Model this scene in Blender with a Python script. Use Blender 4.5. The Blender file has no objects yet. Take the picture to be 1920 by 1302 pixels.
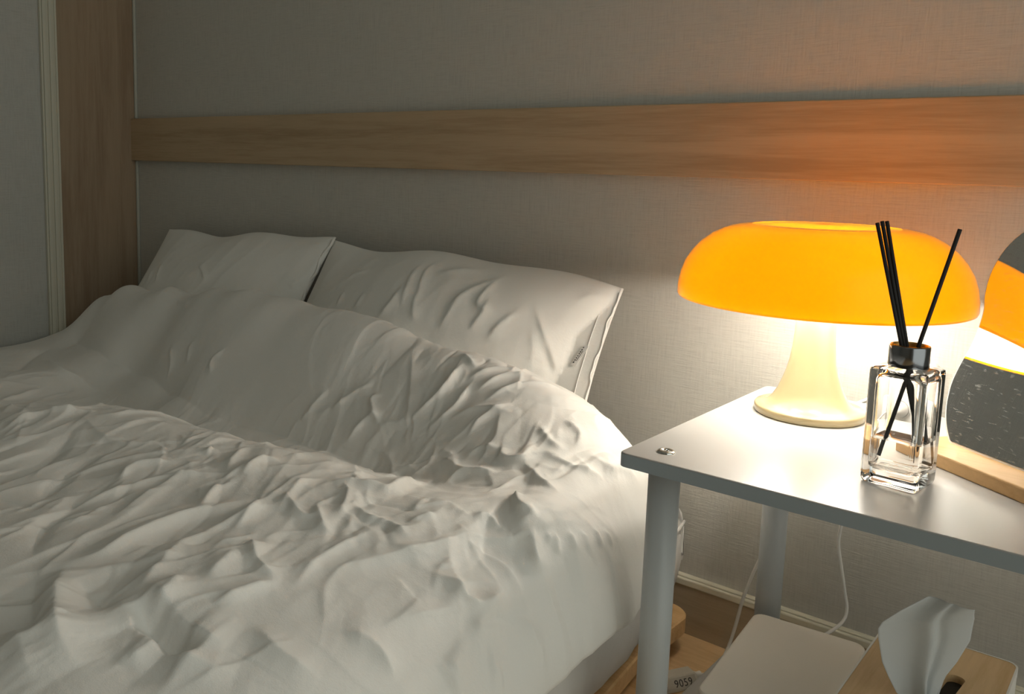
import bpy, bmesh, math, random
import numpy as np
from mathutils import Vector, Matrix
C=bpy.context.scene.collection
S=bpy.context.scene
random.seed(7); rng=np.random.default_rng(7)

# ------------------------------------------------------------------ camera, sky light, exposure
cd=bpy.data.cameras.new('camera'); cam=bpy.data.objects.new('camera',cd); C.objects.link(cam)
cd.sensor_fit='HORIZONTAL'; cd.sensor_width=36; cd.lens=1694.235/1920*36
cd.shift_x=(960-759.216)/1920; cd.shift_y=-(651-531.641)/1920
cd.clip_start=.02
YAW,PIT,ROL=.73711,.13738,.01987
f=Vector((-math.sin(YAW)*math.cos(PIT),math.cos(YAW)*math.cos(PIT),-math.sin(PIT)))
r=Vector((math.cos(YAW),math.sin(YAW),0)); u=r.cross(f)
r2=r*math.cos(ROL)+u*math.sin(ROL); u2=u*math.cos(ROL)-r*math.sin(ROL)
m=Matrix((r2,u2,-f)).transposed().to_4x4(); m.translation=(.30932,-1.17725,.66145)
cam.matrix_world=m; S.camera=cam
w=bpy.data.worlds.new('world'); S.world=w; w.use_nodes=True
w.node_tree.nodes['Background'].inputs[0].default_value=(.96,1.0,.91,1)
w.node_tree.nodes['Background'].inputs[1].default_value=.95
S.view_settings.view_transform='Standard'; S.view_settings.look='None'
S.view_settings.gamma=1; S.view_settings.use_curve_mapping=False; S.view_settings.exposure=0
# added, unseen opening on the right lets in the ambient fill (a sampling portal, gives no light of its own)
pd=bpy.data.lights.new('fill_portal','AREA'); pd.shape='RECTANGLE'; pd.size=2.05; pd.size_y=1.62; pd.cycles.is_portal=True
po=bpy.data.objects.new('fill_portal',pd); C.objects.link(po); po.location=(.955,-.89,1.025); po.rotation_euler=(0,math.radians(90),0)
BULB_POWER=124.0

# ------------------------------------------------------------------ materials
def mat(name,col,rough=.6,metal=0,spec=.5,**k):
    M=bpy.data.materials.new(name); M.use_nodes=True; b=M.node_tree.nodes['Principled BSDF']
    b.inputs['Base Color'].default_value=(*col,1); b.inputs['Roughness'].default_value=rough
    b.inputs['Metallic'].default_value=metal; b.inputs['Specular IOR Level'].default_value=spec
    for kk,v in k.items(): b.inputs[kk.replace('_',' ')].default_value=v
    return M
def nd(M,t,**k):
    n=M.node_tree.nodes.new(t)
    for a,v in k.items(): setattr(n,a,v)
    return n
def lk(M,a,b): M.node_tree.links.new(a,b)
def coords(M,scale,rot=(0,0,0)):
    t=nd(M,'ShaderNodeTexCoord'); mp=nd(M,'ShaderNodeMapping'); mp.inputs['Scale'].default_value=scale; mp.inputs['Rotation'].default_value=rot
    lk(M,t.outputs['Object'],mp.inputs[0]); return mp.outputs[0]
def noise(M,vec,scale=1,detail=3,rough=.6,dist=0):
    n=nd(M,'ShaderNodeTexNoise'); n.inputs['Scale'].default_value=scale; n.inputs['Detail'].default_value=detail
    n.inputs['Roughness'].default_value=rough; n.inputs['Distortion'].default_value=dist
    lk(M,vec,n.inputs['Vector']); return n.outputs['Fac']
def ramp(M,fac,stops):
    r=nd(M,'ShaderNodeValToRGB'); e=r.color_ramp.elements
    while len(e)<len(stops): e.new(.5)
    for q,(p,c) in zip(e,stops): q.position=p; q.color=(*c,1)
    lk(M,fac,r.inputs[0]); return r.outputs[0]
def math_(M,op,a,b):
    n=nd(M,'ShaderNodeMath',operation=op)
    for i,v in enumerate((a,b)):
        if isinstance(v,(int,float)): n.inputs[i].default_value=v
        else: lk(M,v,n.inputs[i])
    return n.outputs[0]
def bump(M,h,strength,dist):
    n=nd(M,'ShaderNodeBump'); n.inputs['Strength'].default_value=strength; n.inputs['Distance'].default_value=dist
    lk(M,h,n.inputs['Height']); lk(M,n.outputs[0],M.node_tree.nodes['Principled BSDF'].inputs['Normal'])
def base(M,c): lk(M,c,M.node_tree.nodes['Principled BSDF'].inputs['Base Color'])
def wood(name,c1,c2,grain,rough=.5,b=.15,fine=1.0):
    # grain: scale vector, small along the grain
    M=mat(name,c1,rough,spec=.3); v=coords(M,grain)
    n1=noise(M,v,1,6,.62,.6); 
    v2=coords(M,tuple(g*6 for g in grain)); n2=noise(M,v2,1,3,.7)
    s=math_(M,'ADD',math_(M,'MULTIPLY',n1,.7),math_(M,'MULTIPLY',n2,.3*fine))
    base(M,ramp(M,s,[(.36,c2),(.52,c1),(.68,tuple(min(1,a*1.1) for a in c1))])); bump(M,s,b,.002); return M
def wallpaper(name,col,plane):
    M=mat(name,col,.85,spec=.2)
    sx=(420,420,34) if plane=='y' else (420,420,34)
    h1=noise(M,coords(M,(30,30,480)),1,3,.65)   # horizontal threads
    h2=noise(M,coords(M,(430,430,26)),1,3,.65)  # vertical threads
    h3=noise(M,coords(M,(16,16,16)),1,3,.5)
    k=math_(M,'ADD',math_(M,'MULTIPLY',h1,h3),math_(M,'MULTIPLY',h2,math_(M,'SUBTRACT',1.0,h3)))
    base(M,ramp(M,k,[(.3,tuple(a*.86 for a in col)),(.5,col),(.72,tuple(min(1,a*1.08) for a in col))]))
    bump(M,k,.8,.0013); return M
M_wall=wallpaper('linen wallpaper',(.575,.555,.505),'y')
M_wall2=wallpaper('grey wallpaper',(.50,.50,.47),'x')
M_ceil=mat('ceiling paint',(.75,.74,.71),.9)
M_board=wood('oak rail',(.50,.37,.235),(.40,.285,.17),(2.2,40,46))
M_panel=wood('oak panel',(.36,.27,.185),(.29,.205,.135),(34,34,2.0))
M_trim=mat('cream moulding',(.62,.60,.50),.5)
M_caulk=mat('white caulk',(.46,.46,.40),.6)
M_base=wood('baseboard wood',(.52,.42,.29),(.45,.355,.235),(3,60,60))
M_basecap=mat('baseboard cap cream',(.80,.76,.62),.45)
M_floor=wood('oak laminate',(.80,.56,.31),(.68,.45,.22),(3,26,26),.4)
M_pine=wood('pine',(.82,.55,.28),(.70,.44,.20),(3.5,40,40),.5)
M_bamboo=wood('bamboo',(.62,.39,.18),(.54,.32,.13),(3,45,45),.45,.05)
M_bamboo2=wood('bamboo lid',(.66,.46,.25),(.56,.37,.18),(42,3.2,42),.5,.05)
def fabric(name,col):
    M=mat(name,col,.85,spec=.25); M.node_tree.nodes['Principled BSDF'].inputs['Sheen Weight'].default_value=.12
    a=noise(M,coords(M,(900,900,900)),1,2,.6); b=noise(M,coords(M,(120,120,120)),1,4,.6)
    bump(M,math_(M,'ADD',math_(M,'MULTIPLY',a,.35),b),.4,.0013); return M
M_duvet=fabric('white cotton duvet',(.88,.865,.825)); M_pillow=fabric('white cotton pillow',(.86,.845,.80)); M_sheet=fabric('fitted sheet',(.72,.70,.67))
M_lam=mat('white laminate',(.44,.435,.42),.32,spec=.4)
M_edge=mat('edge band with shade',(.31,.37,.41),.5)  # shade and cool fill on the table edge are put into this colour
M_leg=mat('leg coat with shade',(.50,.53,.545),.38)  # legs darkened in the colour to stand for shade on them
M_chrome=mat('chrome',(.75,.74,.70),.12,1)
M_cream=mat('cream lamp plastic',(.48,.385,.215),.22,spec=.5)
M_cream.node_tree.nodes['Principled BSDF'].inputs['Coat Weight'].default_value=.4
M_white=mat('white plastic',(.80,.78,.74),.4)
M_router=mat('warm white plastic',(.86,.81,.735),.55)
M_grey=mat('pale grey plastic',(.55,.52,.46),.5)
M_lightgrey=mat('light grey plastic',(.68,.65,.58),.5)
M_ink=mat('dark ink',(.06,.055,.05),.7)
M_reed=mat('black reed',(.012,.010,.010),.7)
M_cap=mat('gunmetal',(.30,.31,.33),.18,1)
M_brass=mat('brass inner rim',(.75,.45,.15),.3,1)
M_black=mat('dark inside',(.02,.018,.015),.9)
M_glass=mat('clear glass',(1,1,1),.0,Transmission_Weight=1.0,IOR=1.45)
M_liquid=mat('clear oil',(.97,.94,.90),.0,Transmission_Weight=1.0,IOR=1.36)
# dusty mirror
M_mirror=mat('dusty mirror',(.80,.82,.82),.015,1)
v=coords(M_mirror,(125,125,560)); n=noise(M_mirror,v,1,1,.5); n2=noise(M_mirror,coords(M_mirror,(40,40,60)),1,2,.5)
sp=ramp(M_mirror,n,[(.63,(0,0,0)),(.70,(.75,.75,.75))])
d=nd(M_mirror,'ShaderNodeBsdfDiffuse'); d.inputs[0].default_value=(.7,.7,.68,1); mx=nd(M_mirror,'ShaderNodeMixShader')
haze=math_(M_mirror,'ADD',math_(M_mirror,'MULTIPLY',sp,.22),.035)
lk(M_mirror,haze,mx.inputs[0]); lk(M_mirror,M_mirror.node_tree.nodes['Principled BSDF'].outputs[0],mx.inputs[1]); lk(M_mirror,d.outputs[0],mx.inputs[2])
lk(M_mirror,mx.outputs[0],M_mirror.node_tree.nodes['Material Output'].inputs[0])
M_acryl=mat('acrylic edge',(.75,.72,.68),.25)
# lamp shade: thin opal plastic, orange outside, white inside
def shade_mat(tf=.24):
    M=bpy.data.materials.new('orange opal shade'); M.use_nodes=True; M.node_tree.nodes.remove(M.node_tree.nodes['Principled BSDF'])
    out=M.node_tree.nodes['Material Output']; g=nd(M,'ShaderNodeNewGeometry')
    tr=nd(M,'ShaderNodeBsdfTranslucent'); tr.inputs[0].default_value=(.98,.30,.001,1)
    df=nd(M,'ShaderNodeBsdfDiffuse'); df.inputs[0].default_value=(.90,.32,.004,1)
    m1=nd(M,'ShaderNodeMixShader'); m1.inputs[0].default_value=tf; lk(M,df.outputs[0],m1.inputs[1]); lk(M,tr.outputs[0],m1.inputs[2])
    gl=nd(M,'ShaderNodeBsdfGlossy'); gl.inputs['Roughness'].default_value=.28; fr=nd(M,'ShaderNodeFresnel'); fr.inputs[0].default_value=1.25
    m2=nd(M,'ShaderNodeMixShader'); lk(M,fr.outputs[0],m2.inputs[0]); lk(M,m1.outputs[0],m2.inputs[1]); lk(M,gl.outputs[0],m2.inputs[2])
    wi=nd(M,'ShaderNodeBsdfDiffuse'); wi.inputs[0].default_value=(.93,.915,.86,1)
    ti=nd(M,'ShaderNodeBsdfTranslucent'); ti.inputs[0].default_value=(.9,.5,.1,1); m4=nd(M,'ShaderNodeMixShader'); m4.inputs[0].default_value=.12
    lk(M,wi.outputs[0],m4.inputs[1]); lk(M,ti.outputs[0],m4.inputs[2])
    m3=nd(M,'ShaderNodeMixShader'); lk(M,g.outputs['Backfacing'],m3.inputs[0]); lk(M,m2.outputs[0],m3.inputs[1]); lk(M,m4.outputs[0],m3.inputs[2])
    lk(M,m3.outputs[0],out.inputs[0]); return M
M_shade=shade_mat(); M_crown=shade_mat(.6)
M_bulb=bpy.data.materials.new('lit bulb'); M_bulb.use_nodes=True
b=M_bulb.node_tree.nodes['Principled BSDF']; b.inputs['Emission Color'].default_value=(1,.94,.85,1); b.inputs['Emission Strength'].default_value=BULB_POWER
M_tissue=bpy.data.materials.new('tissue paper'); M_tissue.use_nodes=True
_t=nd(M_tissue,'ShaderNodeBsdfTranslucent'); _t.inputs[0].default_value=(.80,.84,.86,1); _m=nd(M_tissue,'ShaderNodeMixShader'); _m.inputs[0].default_value=.35
_b=M_tissue.node_tree.nodes['Principled BSDF']; _b.inputs['Base Color'].default_value=(.78,.81,.82,1); _b.inputs['Roughness'].default_value=.9
lk(M_tissue,_b.outputs[0],_m.inputs[1]); lk(M_tissue,_t.outputs[0],_m.inputs[2]); lk(M_tissue,_m.outputs[0],M_tissue.node_tree.nodes['Material Output'].inputs[0])

# ------------------------------------------------------------------ helpers
def obj(name,me,m=None,parent=None,smooth=False):
    if isinstance(me,bmesh.types.BMesh):
        bm=me; me=bpy.data.meshes.new(name); bm.to_mesh(me); bm.free()
    me.name=name
    if m and not me.materials: me.materials.append(m)
    if smooth: me.polygons.foreach_set('use_smooth',[True]*len(me.polygons))
    o=bpy.data.objects.new(name,me); C.objects.link(o)
    if parent: o.parent=parent; o.matrix_parent_inverse=parent_inv(parent)
    return o
def parent_inv(p):
    return Matrix() if p.parent else p.matrix_basis.inverted()
def thing(name,label,cat,loc=(0,0,0),group=None):
    o=bpy.data.objects.new(name,None); C.objects.link(o); o.location=loc; o.empty_display_size=.05; tag(o,label,cat,group); return o
def tag(o,label,cat,group=None):
    o['label']=label; o['category']=cat
    if group: o['group']=group
    return o
def struct(name,me,m,smooth=False):
    o=obj(name,me,m,None,smooth); o['kind']='structure'; return o
def box(x0,x1,y0,y1,z0,z1,bev=0,seg=2,bm=None):
    bm2=bmesh.new(); bmesh.ops.create_cube(bm2,size=1)
    for v in bm2.verts: v.co=((x0+x1)/2+v.co.x*(x1-x0),(y0+y1)/2+v.co.y*(y1-y0),(z0+z1)/2+v.co.z*(z1-z0))
    if bev: bmesh.ops.bevel(bm2,geom=bm2.edges[:],offset=bev,segments=seg,affect='EDGES',profile=.5)
    if bm is None: return bm2
    t=bpy.data.meshes.new('t'); bm2.to_mesh(t); bm2.free(); bm.from_mesh(t); bpy.data.meshes.remove(t); return bm
def grid_mesh(P,closed=False):
    nv,nu,_=P.shape; me=bpy.data.meshes.new('g'); idx=np.arange(nv*nu).reshape(nv,nu)
    if closed: idx=np.concatenate([idx,idx[:,:1]],1)
    F=np.stack([idx[:-1,:-1],idx[:-1,1:],idx[1:,1:],idx[1:,:-1]],-1).reshape(-1,4)
    me.vertices.add(nv*nu); me.vertices.foreach_set('co',P.reshape(-1).astype(np.float32))
    me.loops.add(F.size); me.loops.foreach_set('vertex_index',F.reshape(-1).astype(np.int32))
    me.polygons.add(len(F)); me.polygons.foreach_set('loop_start',np.arange(0,F.size,4,dtype=np.int32)); me.polygons.foreach_set('loop_total',np.full(len(F),4,np.int32))
    me.update(calc_edges=True); return me
def lathe(prof,n=64,bm=None,c=(0,0,0)):
    # prof: (radius,z) from bottom to top; outward normals
    P=np.array([[(c[0]+r*math.cos(2*math.pi*k/n),c[1]+r*math.sin(2*math.pi*k/n),c[2]+z) for k in range(n)] for r,z in prof])
    me=grid_mesh(P,True); bm2=bmesh.new() if bm is None else bm
    bm2.from_mesh(me); bpy.data.meshes.remove(me)
    bmesh.ops.remove_doubles(bm2,verts=bm2.verts[:],dist=1e-6); return bm2
def tube(pts,r,n=10,res=8,smooth=True):
    pts=[Vector(p) for p in pts]
    if smooth and len(pts)>2:
        Q=[]; E=[2*pts[0]-pts[1]]+pts+[2*pts[-1]-pts[-2]]
        for i in range(1,len(E)-2):
            for k in range(res):
                t=k/res; a,b,c,d=E[i-1:i+3]
                Q.append(.5*((2*b)+(c-a)*t+(2*a-5*b+4*c-d)*t*t+(3*b-a-3*c+d)*t**3))
        Q.append(pts[-1]); pts=Q
    P=[]; up=Vector((.3,.5,.81))
    for i,p in enumerate(pts):
        t=(pts[min(i+1,len(pts)-1)]-pts[max(i-1,0)]).normalized(); a=t.cross(up)
        if a.length<1e-3: a=t.cross(Vector((1,0,0)))
        a.normalize(); b=t.cross(a); up=b if False else up
        P.append([p+(a*math.cos(2*math.pi*k/n)+b*math.sin(2*math.pi*k/n))*r for k in range(n)])
    me=grid_mesh(np.array(P),True); bm=bmesh.new(); bm.from_mesh(me); bpy.data.meshes.remove(me)
    bm.verts.ensure_lookup_table()
    bm.faces.new([bm.verts[k] for k in range(n)]); bm.faces.new([bm.verts[len(bm.verts)-1-k] for k in range(n)])
    bmesh.ops.recalc_face_normals(bm,faces=bm.faces[:]); return bm
def prism(poly,h0,h1,bev=0,seg=2):
    bm=bmesh.new(); vs=[bm.verts.new((x,y,h0)) for x,y in poly]; f=bm.faces.new(vs)
    r=bmesh.ops.extrude_face_region(bm,geom=[f]); bmesh.ops.translate(bm,verts=[v for v in r['geom'] if isinstance(v,bmesh.types.BMVert)],vec=(0,0,h1-h0))
    bmesh.ops.recalc_face_normals(bm,faces=bm.faces[:])
    if bev:
        ed=[e for e in bm.edges if abs(e.verts[0].co.z-e.verts[1].co.z)<1e-7]
        bmesh.ops.bevel(bm,geom=ed,offset=bev,segments=seg,affect='EDGES',profile=.5)
    return bm
def rrect(x0,x1,y0,y1,r,n=6):
    out=[]
    for cx,cy,a in ((x1-r,y0+r,-90),(x1-r,y1-r,0),(x0+r,y1-r,90),(x0+r,y0+r,180)):
        for k in range(n+1):
            t=math.radians(a+90*k/n); out.append((cx+r*math.cos(t),cy+r*math.sin(t)))
    return out
_pm=rng.permutation(512); _pm=np.concatenate([_pm,_pm]); _g=rng.normal(size=(512,2)); _g/=np.linalg.norm(_g,axis=1)[:,None]
def perlin(x,y,seed=0):
    x=x+seed*17.31; y=y+seed*9.77
    xi=np.floor(x).astype(int); yi=np.floor(y).astype(int); xf=x-xi; yf=y-yi
    def g(a,b):
        h=_g[_pm[(_pm[(xi+a)%512]+yi+b)%512]]; return h[...,0]*(xf-a)+h[...,1]*(yf-b)
    s=xf**3*(xf*(xf*6-15)+10); t=yf**3*(yf*(yf*6-15)+10)
    return (g(0,0)*(1-s)+g(1,0)*s)*(1-t)+(g(0,1)*(1-s)+g(1,1)*s)*t
def ridge(x,y,seed,p=2.2): return np.clip(1-np.abs(perlin(x,y,seed))*2.0,0,1)**p
def folds_eval(L,X,Y,unit=1.0):
    H=np.zeros(X.shape)
    for a,w1,w2,P in L:
        P=np.array(P,float); a=a*.001*unit; w1=w1*.001; w2=w2*.001
        if len(P)>2:
            E=np.vstack([2*P[0]-P[1],P,2*P[-1]-P[-2]]); Q=[]
            for i in range(1,len(E)-2):
                for k in range(6):
                    t=k/6; q=E[i-1:i+3]; Q.append(.5*(2*q[1]+(q[2]-q[0])*t+(2*q[0]-5*q[1]+4*q[2]-q[3])*t*t+(3*q[1]-q[0]-3*q[2]+q[3])*t**3))
            Q.append(P[-1]); P=np.array(Q)
        pad=max(w1,w2)*3.2
        mk=(X>P[:,0].min()-pad)&(X<P[:,0].max()+pad)&(Y>P[:,1].min()-pad)&(Y<P[:,1].max()+pad)
        if not mk.any(): continue
        x=X[mk]; y=Y[mk]; best=np.full(x.shape,9.); sg=np.zeros(x.shape); tt=np.zeros(x.shape)
        cum=np.concatenate([[0],np.cumsum(np.linalg.norm(np.diff(P,axis=0),axis=1))]); tot=cum[-1]
        for i in range(len(P)-1):
            d=P[i+1]-P[i]; l=np.linalg.norm(d)
            if l<1e-9: continue
            s=np.clip(((x-P[i,0])*d[0]+(y-P[i,1])*d[1])/l/l,0,1)
            ex=x-P[i,0]-s*d[0]; ey=y-P[i,1]-s*d[1]; D=np.hypot(ex,ey); b=D<best
            best=np.where(b,D,best); sg=np.where(b,np.sign(d[0]*ey-d[1]*ex),sg); tt=np.where(b,(cum[i]+s*l)/tot,tt)
        wdt=np.where(sg>0,w1,w2); tp=np.clip(np.minimum(tt,1-tt)*3.2+.12,0,1)
        H[mk]+=a*tp*np.exp(-(best/wdt)**1.2)
    return H
# ------------------------------------------------------------------ duvet base form (metres)
def tps_fit(P):
    P=np.array(P,float); X=P[:,:2]; n=len(X)
    d=np.linalg.norm(X[:,None]-X[None],axis=2); K=np.where(d>0,d*d*np.log(d+1e-12),0)+np.eye(n)*4e-4
    A=np.zeros((n+3,n+3)); A[:n,:n]=K; A[:n,n]=1; A[:n,n+1:]=X; A[n,:n]=1; A[n+1:,:n]=X.T
    b=np.zeros(n+3); b[:n]=P[:,2]; return X,np.linalg.solve(A,b)
def tps_eval(T,x,y):
    X,w=T; o=w[len(X)]+w[len(X)+1]*x+w[len(X)+2]*y
    for (a,b),c in zip(X,w):
        d2=(x-a)**2+(y-b)**2; o=o+c*0.5*d2*np.log(d2+1e-12)
    return o
HEM=np.array([(-.21,-.02),(-.185,-.10),(-.150,-.20),(-.112,-.30),(-.096,-.37),(-.090,-.48),(-.088,-.60),(-.09,-.80),(-.085,-1.1),(-.08,-1.45),(-.075,-2.0)])
BACK=np.array([(-1.63,-.155),(-1.45,-.16),(-1.2,-.172),(-.95,-.182),(-.7,-.195),(-.45,-.212),(-.33,-.20),(-.26,-.14),(-.2,-.04)])
def hem_x(y): return np.interp(-y,-HEM[:,1],HEM[:,0])
def back_y(x): return np.interp(x,BACK[:,0],BACK[:,1])
CTRL=[ # x,y,z
 (-1.63,-.21,.27),(-1.63,-.34,.25),(-1.63,-.6,.255),(-1.63,-.9,.26),(-1.63,-1.4,.25),
 (-1.576,-0.204,0.275),(-1.430,-0.269,0.272),(-1.508,-0.283,0.262),(-1.461,-0.352,0.262),(-1.474,-0.390,0.260),(-1.262,-0.417,0.258),
 (-1.60,-.18,.285),(-1.50,-.175,.35),(-1.385,-.19,.385),(-1.20,-.195,.408),(-1.05,-.195,.422),(-.93,-.2,.43),(-.80,-.205,.430),(-.69,-.21,.425),
 (-.59,-.225,.418),(-.45,-.236,.408),(-.37,-.25,.40),(-.29,-.265,.385),(-.235,-.25,.368),(-.19,-.22,.33),(-.17,-.30,.345),(-.14,-.36,.315),
 (-1.342,-0.311,0.275),(-1.164,-0.311,0.268),(-0.977,-0.353,0.266),(-0.829,-0.382,0.270),(-0.750,-0.380,0.272),(-0.676,-0.380,0.276),(-0.592,-0.384,0.278),(-0.507,-0.394,0.282),(-0.438,-0.405,0.286),(-0.383,-0.416,0.292),(-0.319,-0.442,0.300),(-0.261,-0.458,0.312),(-0.204,-0.469,0.325),
 (-0.949,-0.610,0.290),(-0.876,-0.582,0.302),(-0.767,-0.557,0.318),(-0.673,-0.556,0.328),(-0.614,-0.561,0.330),(-0.538,-0.553,0.330),(-0.484,-0.540,0.328),(-0.443,-0.522,0.326),(-0.412,-0.503,0.324),(-0.345,-0.509,0.318),(-0.305,-0.510,0.318),(-0.262,-0.509,0.320),(-0.206,-0.509,0.322),(-0.157,-0.490,0.325),(-.22,-.43,.322),(-.16,-.5,.30),
 (-1.3,-.8,.30),(-1.0,-.75,.31),(-.8,-.75,.318),(-.6,-.70,.325),(-.45,-.65,.325),(-.3,-.62,.322),(-.18,-.62,.30),
 (-.6,-.9,.31),(-.4,-.85,.312),(-.25,-.78,.31),(-.15,-.8,.285),
 (-.9,-1.1,.29),(-.5,-1.1,.29),(-.3,-1.0,.29),(-.16,-1.0,.275),(-.3,-1.4,.28),(-.9,-1.5,.28),(-1.3,-1.2,.28),(-.2,-1.8,.27),(-.9,-1.9,.27),(-1.5,-1.9,.26),
 (-1.5,-.10,.27),(-1.2,-.10,.30),(-.95,-.11,.31),(-.7,-.115,.31),(-.45,-.125,.31),(-.3,-.12,.30)]
TP=tps_fit(CTRL)
def duvet_z(x,y):
    z=tps_eval(TP,x,y)-.022*np.exp(-np.clip(x+1.633,0,9)/.035)
    d=hem_x(y)-x; t=np.clip(1-d/.085,0,1); w=1-np.sqrt(np.clip(1-t*t,0,1))
    return z*(1-w)+.192*w
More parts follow.
